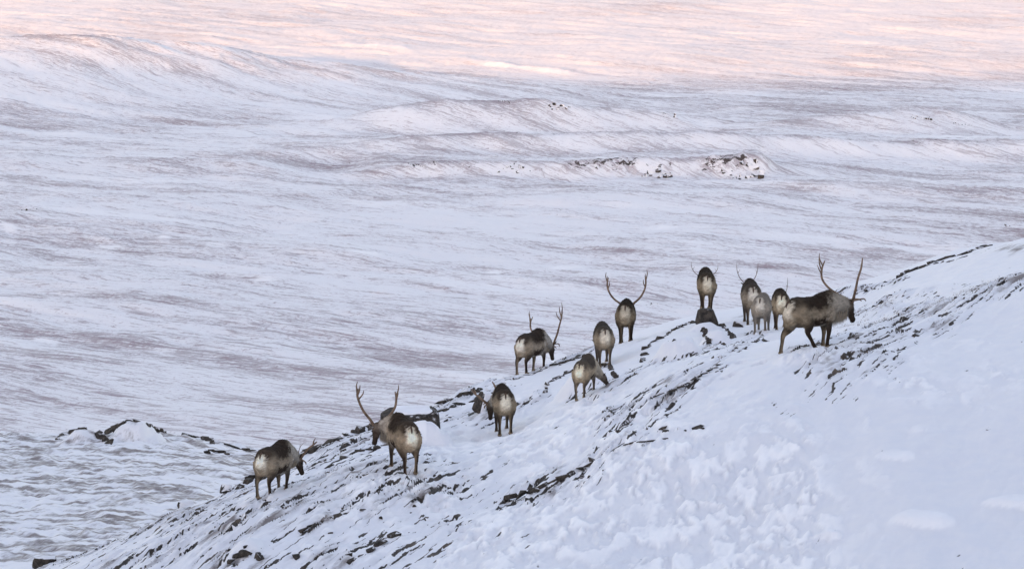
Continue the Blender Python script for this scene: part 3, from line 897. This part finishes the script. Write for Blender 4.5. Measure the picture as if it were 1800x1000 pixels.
# ------------------------------------------------------------------ reindeer
def crom(pts, sub):
    """Catmull-Rom through rows of numbers"""
    p = np.array(pts, float)
    p = np.vstack([2 * p[0] - p[1], p, 2 * p[-1] - p[-2]])
    out = []
    for i in range(1, len(p) - 2):
        for k in range(sub):
            t = k / sub
            out.append(0.5 * ((2 * p[i]) + (-p[i - 1] + p[i + 1]) * t + (2 * p[i - 1] - 5 * p[i] + 4 * p[i + 1] - p[i + 2]) * t * t
                              + (-p[i - 1] + 3 * p[i] - 3 * p[i + 1] + p[i + 2]) * t ** 3))
    out.append(p[-2])
    return np.array(out)

class Soup:
    def __init__(self): self.v = []; self.f = []
    def tube(self, C, ra, rb, side=(0, 1, 0), n=14, close=True):
        """C: centres (N,3); ra: half width along side; rb: half height across"""
        C = np.asarray(C, float); N = len(C)
        T = np.gradient(C, axis=0); T /= np.linalg.norm(T, axis=1)[:, None] + 1e-9
        side = np.asarray(side, float)
        k0 = len(self.v)
        for i in range(N):
            s = side - T[i] * side.dot(T[i]); s /= np.linalg.norm(s) + 1e-9
            u = np.cross(T[i], s)
            for j in range(n):
                a = 2 * math.pi * j / n
                self.v.append(C[i] + s * math.cos(a) * ra[i] + u * math.sin(a) * rb[i])
        for i in range(N - 1):
            for j in range(n):
                k = (j + 1) % n
                self.f.append((k0 + i * n + j, k0 + i * n + k, k0 + (i + 1) * n + k, k0 + (i + 1) * n + j))
        if close:
            self.f.append(tuple(k0 + j for j in reversed(range(n))))
            self.f.append(tuple(k0 + (N - 1) * n + j for j in range(n)))

TRUNK = [(-.635, .80, .05, .09), (-.605, .785, .14, .19), (-.50, .765, .215, .285), (-.32, .745, .255, .315), (-.06, .725, .265, .312), (.20, .74, .255, .335),
         (.38, .765, .225, .365), (.50, .78, .18, .31), (.60, .77, .11, .20)]
HIND = [(-.385, .76, .135, .20), (-.385, .64, .135, .185), (-.40, .53, .112, .145), (-.455, .44, .070, .095), (-.535, .355, .045, .056), (-.53, .22, .034, .039), (-.52, .10, .037, .041), (-.495, .03, .043, .050)]
FORE = [(.40, .74, .10, .15), (.385, .60, .085, .115), (.375, .50, .064, .082), (.405, .33, .046, .050), (.40, .20, .034, .037), (.40, .10, .037, .041), (.425, .03, .043, .050)]

C_BACK = np.array((.030, .021, .015)); C_SIDE = np.array((.29, .235, .17)); C_LOW = np.array((.035, .023, .016)); C_BELLY = np.array((.42, .38, .32))
C_RUMP = np.array((.86, .78, .63)); C_NECK = np.array((.36, .325, .275)); C_FACE = np.array((.035, .025, .019)); C_LEG = np.array((.028, .019, .014)); C_LEGP = np.array((.30, .235, .16))
C_FOOT = np.array((.36, .28, .17)); C_TAN = np.array((.32, .255, .175))

def mixc(a, b, t):
    t = np.asarray(t)[:, None]
    return a * (1 - t) + b * t

ANTLERS = {
    # beam and tines in head axes (back along the skull, up from the forehead, outwards); last number is the radius
    'bull': dict(beam=[(0, .05, .05, .024), (.12, .07, .13, .021), (.28, .05, .27, .019), (.46, .08, .37, .017), (.62, .19, .41, .016), (.76, .30, .39, .009)],
                 tines=[[(.60, .18, .41, .013), (.74, .17, .40, .011), (.86, .20, .40, .004)], [(.67, .24, .41, .012), (.82, .26, .44, .009), (.92, .29, .43, .004)],
                        [(.54, .13, .39, .012), (.68, .07, .36, .009), (.78, .06, .36, .004)], [(.33, .05, .31, .010), (.38, -.03, .34, .004)],
                        [(.03, .09, .07, .014), (.0, .22, .08, .012), (-.04, .32, .05, .012), (-.10, .36, .03, .005)]]),
    'cow': dict(beam=[(0, .05, .05, .012), (.10, .06, .10, .010), (.21, .07, .18, .009), (.34, .11, .23, .007), (.46, .18, .24, .003)],
                tines=[[(.28, .09, .21, .007), (.40, .06, .18, .003)], [(.02, .08, .06, .007), (.0, .16, .07, .003)]]),
}

def antler_mesh(kind, base, f, u, l, side, size, spread, tilt=0.0, drop=()):
    A = ANTLERS[kind]
    S = Soup()
    ct, st = math.cos(tilt), math.sin(tilt)
    def P3(row):
        b, up, o = row[0] * size, row[1] * size, row[2] * spread
        b, up = b * ct - up * st, b * st + up * ct
        return base - f * b + u * up + l * (side * o)
    for k, rows in enumerate([A['beam']] + A['tines']):
        if k in drop: continue
        c = crom(rows, 5)
        c3 = np.array([P3(q) for q in c]); rr = np.maximum(c[:, 3], .002) * (1.45 if kind == 'bull' else 1.05)
        S.tube(c3, rr, rr * .85, side=l + .3 * u, n=7)
    return mesh_from('antler', S.v, S.f)

def norm(v):
    v = np.asarray(v, float); return v / (np.linalg.norm(v) + 1e-9)

def voxel_mesh(S, voxel, smooth=4):
    me = mesh_from('tmp', S.v, S.f)
    o = bpy.data.objects.new('tmp', me); col.objects.link(o)
    m = o.modifiers.new('r', 'REMESH'); m.mode = 'VOXEL'; m.voxel_size = voxel; m.adaptivity = 0
    s = o.modifiers.new('s', 'SMOOTH'); s.factor = 0.5; s.iterations = smooth
    dg = bpy.context.evaluated_depsgraph_get(); dg.update()
    res = bpy.data.meshes.new_from_object(o.evaluated_get(dg))
    bpy.data.objects.remove(o); bpy.data.meshes.remove(me)
    return res

def seg_near(V, C, R):
    """nearest point of a polyline: normalised distance, index parameter, offset"""
    best = np.full(len(V), 1e9); par = np.zeros(len(V)); off = np.zeros((len(V), 3))
    for i in range(len(C) - 1):
        a, b = C[i], C[i + 1]; ab = b - a
        t = np.clip(((V - a) @ ab) / (ab @ ab + 1e-9), 0, 1)
        q = a + t[:, None] * ab
        d = np.linalg.norm(V - q, axis=1) / (R[i] * (1 - t) + R[i + 1] * t)
        s = d < best
        best[s] = d[s]; par[s] = (i + t[s]) / (len(C) - 1); off[s] = (V - q)[s]
    return best, par, off

def make_reindeer(spec):
    rr = random.Random(spec['seed']); nr = np.random.default_rng(spec['seed'])
    s = spec['s']; th = rad(spec['yaw'])
    hd = np.array([math.cos(th), math.sin(th)]); lf = np.array([-math.sin(th), math.cos(th)])
    if 'at' in spec: rx, ry, rz0 = spec['at']
    else:
        rx, ry = hit(spec['px'], spec['py'], 50., 95.); rz0 = None
    ox, oy = rx + hd[0] * .5 * s, ry + hd[1] * .5 * s
    oz = gz(ox, oy) if rz0 is None else rz0
    root = empty('reindeer', (ox, oy, oz), th, s)
    tag(root, spec['label'], 'reindeer', 'reindeer herd on the slope')
    def ground(lx, ly):
        if rz0 is not None: return 0.0
        x = ox + (hd[0] * lx + lf[0] * ly) * s; y = oy + (hd[1] * lx + lf[1] * ly) * s
        return (gz(x, y) - oz) / s - 0.035
    st = spec.get('stance', (0, 0, 0, 0))         # fore-aft shift of hind left, hind right, fore left, fore right
    w = spec.get('w', 1.0)
    feet = []
    for k, (bx, sd) in enumerate(((-.495, 1), (-.495, -1), (.425, 1), (.425, -1))):
        fx = bx + st[k]; fy = sd * spec.get('track', .12) + spec.get('fy', (0, 0, 0, 0))[k]
        feet.append((fx, fy, ground(fx, fy)))
    zh = (feet[0][2] + feet[1][2]) / 2 * .85; zs = (feet[2][2] + feet[3][2]) / 2 * .85
    def lift(x): return zh + (zs - zh) * np.clip((x + .45) / .87, -.2, 1.3)
    S = Soup()
    tr = crom(TRUNK, 4)
    trC = np.stack([tr[:, 0], tr[:, 0] * 0, tr[:, 1] + lift(tr[:, 0])], 1)
    S.tube(trC, np.maximum(tr[:, 2] * w * .95, .02), np.maximum(tr[:, 3] * spec.get('deep', 1.0), .02), n=24)
    bones = [('trunk', trC, (tr[:, 2] * w + tr[:, 3]) / 2)]
    legs = []
    for k, (rows, sd) in enumerate(((HIND, 1), (HIND, -1), (FORE, 1), (FORE, -1))):
        c = crom(rows, 4)
        z0, z1 = rows[0][1], rows[-1][1]
        wgt = (z0 - c[:, 1]) / (z0 - z1)
        dx = feet[k][0] - (-.495 if k < 2 else .425)
        hipz = zh if k < 2 else zs
        bend = spec.get('bend', (0, 0, 0, 0))[k] * np.sin(np.clip(wgt, 0, 1) * math.pi)
        y = sd * .135 * (1 - wgt) * w + feet[k][1] * wgt
        C = np.stack([c[:, 0] + dx * np.clip(wgt, 0, 1) ** 1.1 + bend, y, c[:, 1] + hipz * (1 - wgt) + feet[k][2] * wgt], 1)
        S.tube(C, np.maximum(c[:, 2], .03), np.maximum(c[:, 3], .03), n=14)
        bones.append(('hind' if k < 2 else 'fore', C, (c[:, 2] + c[:, 3]) / 2)); legs.append(C)
    # neck and head
    hb = np.array(spec['head'], float); hb[2] += zs * .9
    f = norm(spec['muzzle']); up0 = np.array([0.0, 0, 1.0])
    u = up0 - f * f.dot(up0)
    if np.linalg.norm(u) < .25: u = np.array([1.0, 0, 0]) - f * f[0]
    fw = np.array(spec.get('brow', (1, 0, 0)), float)
    u = norm(norm(u) * .4 + (fw - f * f.dot(fw)) * .8 + 1e-6); u = norm(u - f * f.dot(u))
    l = np.cross(u, f)                             # the animal's own left
    nb = np.array([.40, 0, .85 + zs]); nm = nb * .45 + hb * .55 + np.array([.06, 0, -.02 if hb[2] < .8 else -.05])
    nk = crom([tuple(nb) + (.185, .27), tuple(nb * .7 + nm * .3) + (.165, .235), tuple(nm) + (.12, .185), tuple(hb - f * .01 - u * .02) + (.092, .125)], 5)
    S.tube(nk[:, :3], nk[:, 3], nk[:, 4], side=(0, 1, 0) if abs(l[1]) > .4 else tuple(l), n=18)
    bones.append(('neck', nk[:, :3], (nk[:, 3] + nk[:, 4]) / 2))
    HL = .37
    hp = [(-.07, .060, .070, -.01), (0, .088, .102, 0), (.09, .090, .098, -.005), (.18, .066, .074, -.015), (.27, .052, .058, -.02), (.33, .054, .054, -.022), (HL, .036, .034, -.024)]
    hc = crom(hp, 4)
    hC = np.array([hb + f * q[0] + u * q[3] for q in hc])
    S.tube(hC, hc[:, 1], hc[:, 2], side=tuple(l), n=16)
    bones.append(('head', hC, (hc[:, 1] + hc[:, 2]) / 2))
    me = voxel_mesh(S, .0175)
    me.name = 'body'
    # ---- coat colours from the anatomy
    n = len(me.vertices)
    V = np.empty(n * 3, np.float32); me.vertices.foreach_get('co', V); V = V.reshape(-1, 3).astype(float)
    Nn = np.empty(n * 3, np.float32); me.vertices.foreach_get('normal', Nn); Nn = Nn.reshape(-1, 3).astype(float)
    shag = fbm(V[:, 0] * 9 + V[:, 1] * 5 + spec['seed'], V[:, 2] * 14 - V[:, 1] * 6, 15, 3, .6) * sstep(.38, .55, V[:, 2])
    V = V + Nn * (.013 * shag)[:, None]
    me.vertices.foreach_set('co', V.astype(np.float32).ravel()); me.update()
    dk = spec.get('dark', 1.0)
    jit = fbm(V[:, 0] * 7 + spec['seed'] * 3.1, (V[:, 2] + .6 * V[:, 1]) * 7, 5, 3)
    jit = jit + .35 * shag + .70 * fbm(V[:, 0] * 16 + spec['seed'], (V[:, 2] + .6 * V[:, 1]) * 34, 8, 3, .6)
    cols = np.zeros((n, 3)); wsum = np.zeros(n)
    for name, C, R in bones:
        d, t, off = seg_near(V, C, R)
        wt = 1 / (d + .05) ** 7
        if name == 'neck': wt = wt * (.02 + sstep(.42, .62, V[:, 0]))
        if name == 'trunk':
            a = off[:, 2] / np.interp(t, np.linspace(0, 1, len(tr)), tr[:, 3]) + .15 * jit
            x = V[:, 0]
            c = mixc(C_BELLY, C_LOW, sstep(-1.0, -.80, a))
            c = mixc(c, C_SIDE, sstep(-.50 - .15 * x, -.24, a))
            fr_ = sstep(.28, .60, x + .14 * jit + .10 * (1 - a))                 # the pale neck begins in front of the hump
            edge = .02 - .10 * sstep(-.1, .25, x) + .12 * sstep(-.35, -.5, x)
            c = mixc(c, C_BACK, sstep(edge, edge + .38, a) * dk * (1 - .75 * fr_ * sstep(1.0, .75, a)))
            c = mixc(c, C_NECK, fr_ * sstep(.85, .55, a))
            c = mixc(c, C_LOW * 1.6, sstep(.10, -.02, np.abs(x + .36 + .10 * a)) * sstep(.2, -.3, a) * .65)   # dark band in front of the thigh
            ay = np.abs(V[:, 1])
            c = mixc(c, C_BACK * 1.3, sstep(-.47, -.55, x) * sstep(-.1, .5, a) * dk)
            hw = np.interp(a, [-1, -.3, .3, .62, .74], [.13, .125, .105, .075, .0])
            rp = sstep(-.45, -.54, x) * sstep(hw + .04, hw - .045, ay + .03 * jit) * sstep(.74, .60, a)
            c = mixc(c, C_TAN, sstep(-.44, -.53, x) * sstep(.25, -.2, a) * .8)
            c = mixc(c, mixc(C_TAN * 1.3, C_RUMP, sstep(-.80, -.10, a)), rp)
        elif name == 'hind':
            inner = np.clip(-off[:, 1] * np.sign(C[0, 1]) / .035 * .9 + .1, 0, 1)
            rear = np.clip(-Nn[:, 0] * .9 + .2, 0, 1)
            c = mixc(C_SIDE * .75, C_LEG, sstep(.22, .50, t) )
            c = mixc(c, C_TAN * 1.1, rear * sstep(.42, .22, t) * .85)
            c = mixc(c, C_RUMP * .9, rear * sstep(.40, .15, t) * sstep(.15, .06, np.abs(V[:, 1])))
            c = mixc(c, C_LEG, sstep(-.2, .5, np.sign(C[0, 1]) * Nn[:, 1]) * sstep(.1, .3, t) * .75)
            c = mixc(c, C_LEGP, inner * sstep(.4, .6, t) * .75)
            c = mixc(c, C_FOOT, sstep(.90, .97, t) * .8)
        elif name == 'fore':
            inner = np.clip(-off[:, 1] * np.sign(C[0, 1]) / .035 * .9 + .1, 0, 1)
            c = mixc(C_SIDE, C_LEG, sstep(.12, .38, t))
            c = mixc(c, C_LEGP, inner * sstep(.35, .55, t) * .7)
            c = mixc(c, C_FOOT, sstep(.88, .97, t) * .8)
        elif name == 'neck':
            a = off @ norm(np.cross(C[-1] - C[0], np.array([0, 1.0, 0]))) / .17 * -1
            c = mixc(C_NECK, C_NECK * .50, sstep(-.1, .7, a + .35 * jit))
            c = mixc(c, C_FACE * 2.2, sstep(.86, 1.0, t) * .7)
        else:
            c = mixc(C_FACE * 2.0, C_FACE, sstep(.15, .45, t))
            c = mixc(c, C_NECK * .6, sstep(.95, 1.0, t) * .6)
        cols += c * wt[:, None]; wsum += wt
    cols /= wsum[:, None]
    cols *= np.clip(1 + .26 * jit, .5, 1.6)[:, None]
    tone = np.array(spec.get('tone', (1, 1, 1))); cols *= tone
    pale = spec.get('pale', 0.0)
    cols = cols * (1 - pale) + (np.array((.36, .325, .28)) * (.4 + .9 * (cols.mean(1) ** .4))[:, None]) * pale
    cols = np.clip(cols, .006, .8)
    at = me.color_attributes.new('coat', 'FLOAT_COLOR', 'POINT')
    at.data.foreach_set('color', np.concatenate([cols, np.ones((n, 1))], 1).astype(np.float32).ravel())
    me.polygons.foreach_set('use_smooth', np.ones(len(me.polygons), bool))
    link('body', me, M_COAT, root)
    # ---- short winter fur over the body
    cand = np.nonzero((V[:, 2] > .40 + np.minimum(lift(V[:, 0]), .1)))[0]
    pick = nr.choice(cand, min(len(cand), 9000), replace=False)
    fv, ff, fc = [], [], []
    flow = np.array([-.75, 0, -.55])
    for i in pick:
        nn = Nn[i]; g = flow - nn * flow.dot(nn)
        ln = nr.uniform(.025, .055)
        d = norm(g * 1.0 + nn * .20 + nr.normal(0, .11, 3)) * ln
        sd = norm(np.cross(d, nn)) * .003
        p = V[i] - nn * .004
        k = len(fv)
        fv += [p - sd, p + sd, p + d]; ff.append((k, k + 1, k + 2))
        c = cols[i] * nr.uniform(.72, 1.32)
        fc += [c, c, c * 1.05]
    fm = mesh_from('coat_fur', fv, ff)
    at = fm.color_attributes.new('coat', 'FLOAT_COLOR', 'POINT')
    at.data.foreach_set('color', np.concatenate([np.clip(np.array(fc), 0, .85), np.ones((len(fc), 1))], 1).astype(np.float32).ravel())
    tag(link('coat_fur', fm, M_COAT, root), kind='stuff')
    # ---- throat mane
    if spec.get('mane', 0):
        L = spec['mane']; fv, ff, fc = [], [], []
        for k0 in range(3600):
            t = nr.uniform(.15, .92); i = int(t * (len(nk) - 1))
            c0 = nk[i, :3]; ax = norm(nk[min(i + 1, len(nk) - 1), :3] - nk[i - 1, :3])
            sdv = norm(np.cross(ax, (0, 0, 1))); dn = norm(np.cross(ax, sdv)); dn = dn if dn[2] < 0 else -dn
            a = nr.normal(0, .45)
            p = c0 + dn * nk[i, 4] * .86 * math.cos(a) + sdv * nk[i, 3] * .9 * math.sin(a)
            ln = L * nr.uniform(.55, 1.0) * (1 - .6 * abs(t - .5))
            d = norm(np.array([0, 0, -1.0]) + dn * .35 + nr.normal(0, .17, 3)) * ln
            sd = norm(nr.normal(0, 1, 3)) * .0035
            k = len(fv); fv += [p - sd, p + sd, p + d]; ff.append((k, k + 1, k + 2))
            c = (C_NECK * 1.0 if nr.random() < .6 else C_TAN * 1.5) * nr.uniform(.75, 1.2)
            fc += [c * .8, c * .8, c]
        fm = mesh_from('throat_mane', fv, ff)
        at = fm.color_attributes.new('coat', 'FLOAT_COLOR', 'POINT')
        at.data.foreach_set('color', np.concatenate([np.clip(np.array(fc), 0, .85), np.ones((len(fc), 1))], 1).astype(np.float32).ravel())
        link('throat_mane', fm, M_COAT, root)
    # ---- hooves, tail, ears, eyes, antlers
    for k in range(4):
        hs = Soup(); c = legs[k][-1]
        for q in (-1, 1):
            rows = crom([(c[0] - .03, c[1] + q * .018, c[2] + .03, .026, .030), (c[0] + .02, c[1] + q * .022, c[2] - .005, .028, .030), (c[0] + .085, c[1] + q * .024, c[2] - .022, .017, .012)], 3)
            hs.tube(rows[:, :3], rows[:, 3], rows[:, 4], n=8)
        link('hoof', mesh_from('hoof', hs.v, hs.f), M_HOOF, root)
    ts = Soup(); tz = .93 + zh
    rows = crom([(-.56, 0, tz + .04, .016, .02), (-.612, 0, tz + .01, .020, .02), (-.638, 0, tz - .04, .018, .014), (-.642, 0, tz - .085, .005, .005)], 4)
    ts.tube(rows[:, :3], rows[:, 3], rows[:, 4], n=10)
    tm = mesh_from('tail', ts.v, ts.f)
    at = tm.color_attributes.new('coat', 'FLOAT_COLOR', 'POINT')
    tcol = np.repeat((C_LEG * 3.5)[None], len(ts.v), 0)
    at.data.foreach_set('color', np.concatenate([tcol, np.ones((len(tcol), 1))], 1).astype(np.float32).ravel())
    link('tail', tm, M_COAT, root)
    for sd in (1, -1):
        es = Soup(); b0 = hb + l * (sd * .07) + u * .05 - f * .03
        dr = norm(l * sd * 1.0 - f * .75 + u * .25)
        rows = crom([tuple(b0) + (.018, .02), tuple(b0 + dr * .05) + (.030, .015), tuple(b0 + dr * .10) + (.026, .010), tuple(b0 + dr * .145) + (.005, .004)], 4)
        es.tube(rows[:, :3], rows[:, 3], rows[:, 4], side=tuple(u), n=9)
        em = mesh_from('ear', es.v, es.f)
        at = em.color_attributes.new('coat', 'FLOAT_COLOR', 'POINT')
        ec = np.repeat((C_FACE * 2.2)[None], len(es.v), 0)
        at.data.foreach_set('color', np.concatenate([ec, np.ones((len(ec), 1))], 1).astype(np.float32).ravel())
        link('ear', em, M_COAT, root)
        ys = Soup(); e0 = hb + f * .11 + l * (sd * .079) + u * .028
        rows = np.array([(q, .018 * math.sqrt(max(0.02, 1 - (q / .019) ** 2))) for q in np.linspace(-.019, .019, 7)])
        ys.tube(np.array([e0 + f * q[0] for q in rows]), rows[:, 1], rows[:, 1], side=tuple(l), n=9)
        link('eye', mesh_from('eye', ys.v, ys.f), M_EYE, root)
    for sd, a in ((1, spec.get('antler_l')), (-1, spec.get('antler_r'))):
        if not a: continue
        kind, size, spread, tilt, drop = a
        link('antler', antler_mesh(kind, hb + f * .0, f, u, l, sd, size, spread, rad(tilt), drop), M_ANT, root)
    return root

rock_top = pt(1243, 549, 80.6)
HERD = [
    dict(seed=1, px=463, py=873, yaw=66, s=.88, head=(.92, -.06, .62), muzzle=(.30, -.25, -.93), brow=(.8, -.6, 0), antler_r=('bull', .62, .75, 42, (2, 3, 4)), antler_l=('cow', .8, .8, 40, ()), mane=.16,
         stance=(-.02, .10, .02, -.12), label='leftmost reindeer grazing head down with one thin curved antler and a dark saddle'),
    dict(seed=2, tone=(1.05,1.0,.95), px=721, py=840, yaw=107, s=.95, head=(.66, .34, .80), muzzle=(.08, .22, -.97), brow=(.97, .20, 0), antler_l=('bull', .85, 1.25, 0, (4,)), antler_r=('bull', .92, .80, 0, (4,)), mane=.26,
         stance=(-.05, .05, .05, -.05), label='big antlered bull seen from behind looking left in front of the flat topped boulder'),
    dict(seed=3, tone=(.9,.9,.88), px=888, py=764, yaw=95, s=.90, head=(.66, .24, .60), muzzle=(.1, .05, -.99), brow=(.3, .95, 0), antler_l=('bull', .50, .75, 25, (3,)), antler_r=('bull', .6, .7, 0, (1, 2, 3, 4)), mane=0,
         stance=(.06, -.04, .0, .1), label='reindeer seen from behind lowering its head to the left beside the leaning triangular boulder'),
    dict(seed=4, tone=(1.15,1.1,1.0), px=1020, py=713, yaw=74, s=.74, head=(.78, -.28, .44), muzzle=(.55, -.42, -.72), brow=(.7, -.7, 0), pale=.15,
         stance=(.05, -.05, 0, .1), label='small reindeer without antlers seen from behind grazing to the right in mid slope'),
    dict(seed=5, tone=(1.0,1.0,1.02), px=918, py=660, yaw=60, s=.90, head=(.90, -.05, .58), muzzle=(.12, -.15, -.98), antler_l=('bull', 1.05, 1.5, 5, ()), antler_r=('bull', 1.15, .95, -2, ()), mane=.16,
         stance=(-.05, .02, -.12, .02), label='large antlered bull on the skyline crest grazing to the right, muzzle in the snow'),
    dict(seed=6, tone=(.9,.88,.85), pale=.12, px=1063, py=637, yaw=93, s=.88, head=(.80, .05, .45), muzzle=(.4, 0, -.9), stance=(.05, -.05, 0, 0), w=1.02,
         label='antlerless dark backed reindeer seen from behind below the widest antlers'),
    dict(seed=7, tone=(.62,.60,.56), px=1099, py=601, yaw=86, s=.95, head=(.92, 0, .78), muzzle=(.38, 0, -.92), antler_l=('bull', 1.0, 1.25, 0, (5,)), antler_r=('bull', 1.08, 1.15, 0, (5,)), stance=(.0, -.06, 0, 0), w=.98,
         label='reindeer bull seen from behind with wide lyre shaped antlers on both sides of its body'),
    dict(seed=8, tone=(.85,.84,.8), at=rock_top, yaw=90, s=.90, head=(.88, 0, .70), muzzle=(.5, 0, -.86), antler_l=('cow', 1.05, 1.5, 0, ()), antler_r=('cow', .9, 1.5, 0, ()), track=.10, stance=(0, .03, -.1, -.1), w=.98,
         label='reindeer with short thin antlers seen from behind standing on the square dark boulder'),
    dict(seed=9, tone=(.9,.9,.92), px=1323, py=566, yaw=91, s=.98, head=(.90, 0, .82), muzzle=(.5, 0, -.86), antler_l=('cow', 1.3, 1.25, 0, ()), antler_r=('cow', 1.3, 1.0, 0, ()), w=1.0, pale=.08,
         label='rearmost reindeer of the group of three with two thin antlers in a V'),
    dict(seed=10, tone=(1,1,1), px=1336, py=590, yaw=80, s=.82, head=(.84, -.05, .55), muzzle=(.6, 0, -.8), pale=.50, dark=.7, stance=(-.10, .12, 0, .1), track=.13,
         label='pale grey young reindeer in front of the group of three'),
    dict(seed=11, tone=(1.0,.98,.92), px=1373, py=578, yaw=88, s=.86, head=(.90, -.06, .70), muzzle=(.5, -.1, -.86), antler_r=('cow', 1.35, .9, -5, ()),
         label='reindeer showing one thin forked antler between the pale young one and the walking bull'),
    dict(seed=12, tone=(.82,.8,.77), px=1391, py=617, yaw=38, s=1.03, head=(.93, -.03, .80), muzzle=(.34, -.10, -.93), w=.88, deep=.92, antler_l=('bull', 1.0, 1.8, 0, (4,)), antler_r=('bull', 1.08, 1.2, 0, (1, 2, 3, 4)), mane=.28,
         stance=(-.10, .30, .02, -.14), fy=(.06, -.24, 0, -.04), bend=(.02, .06, .03, .0), label='large bull with tall antlers and a hanging throat mane walking uphill to the right'),
]
for spec in HERD:
    make_reindeer(spec)
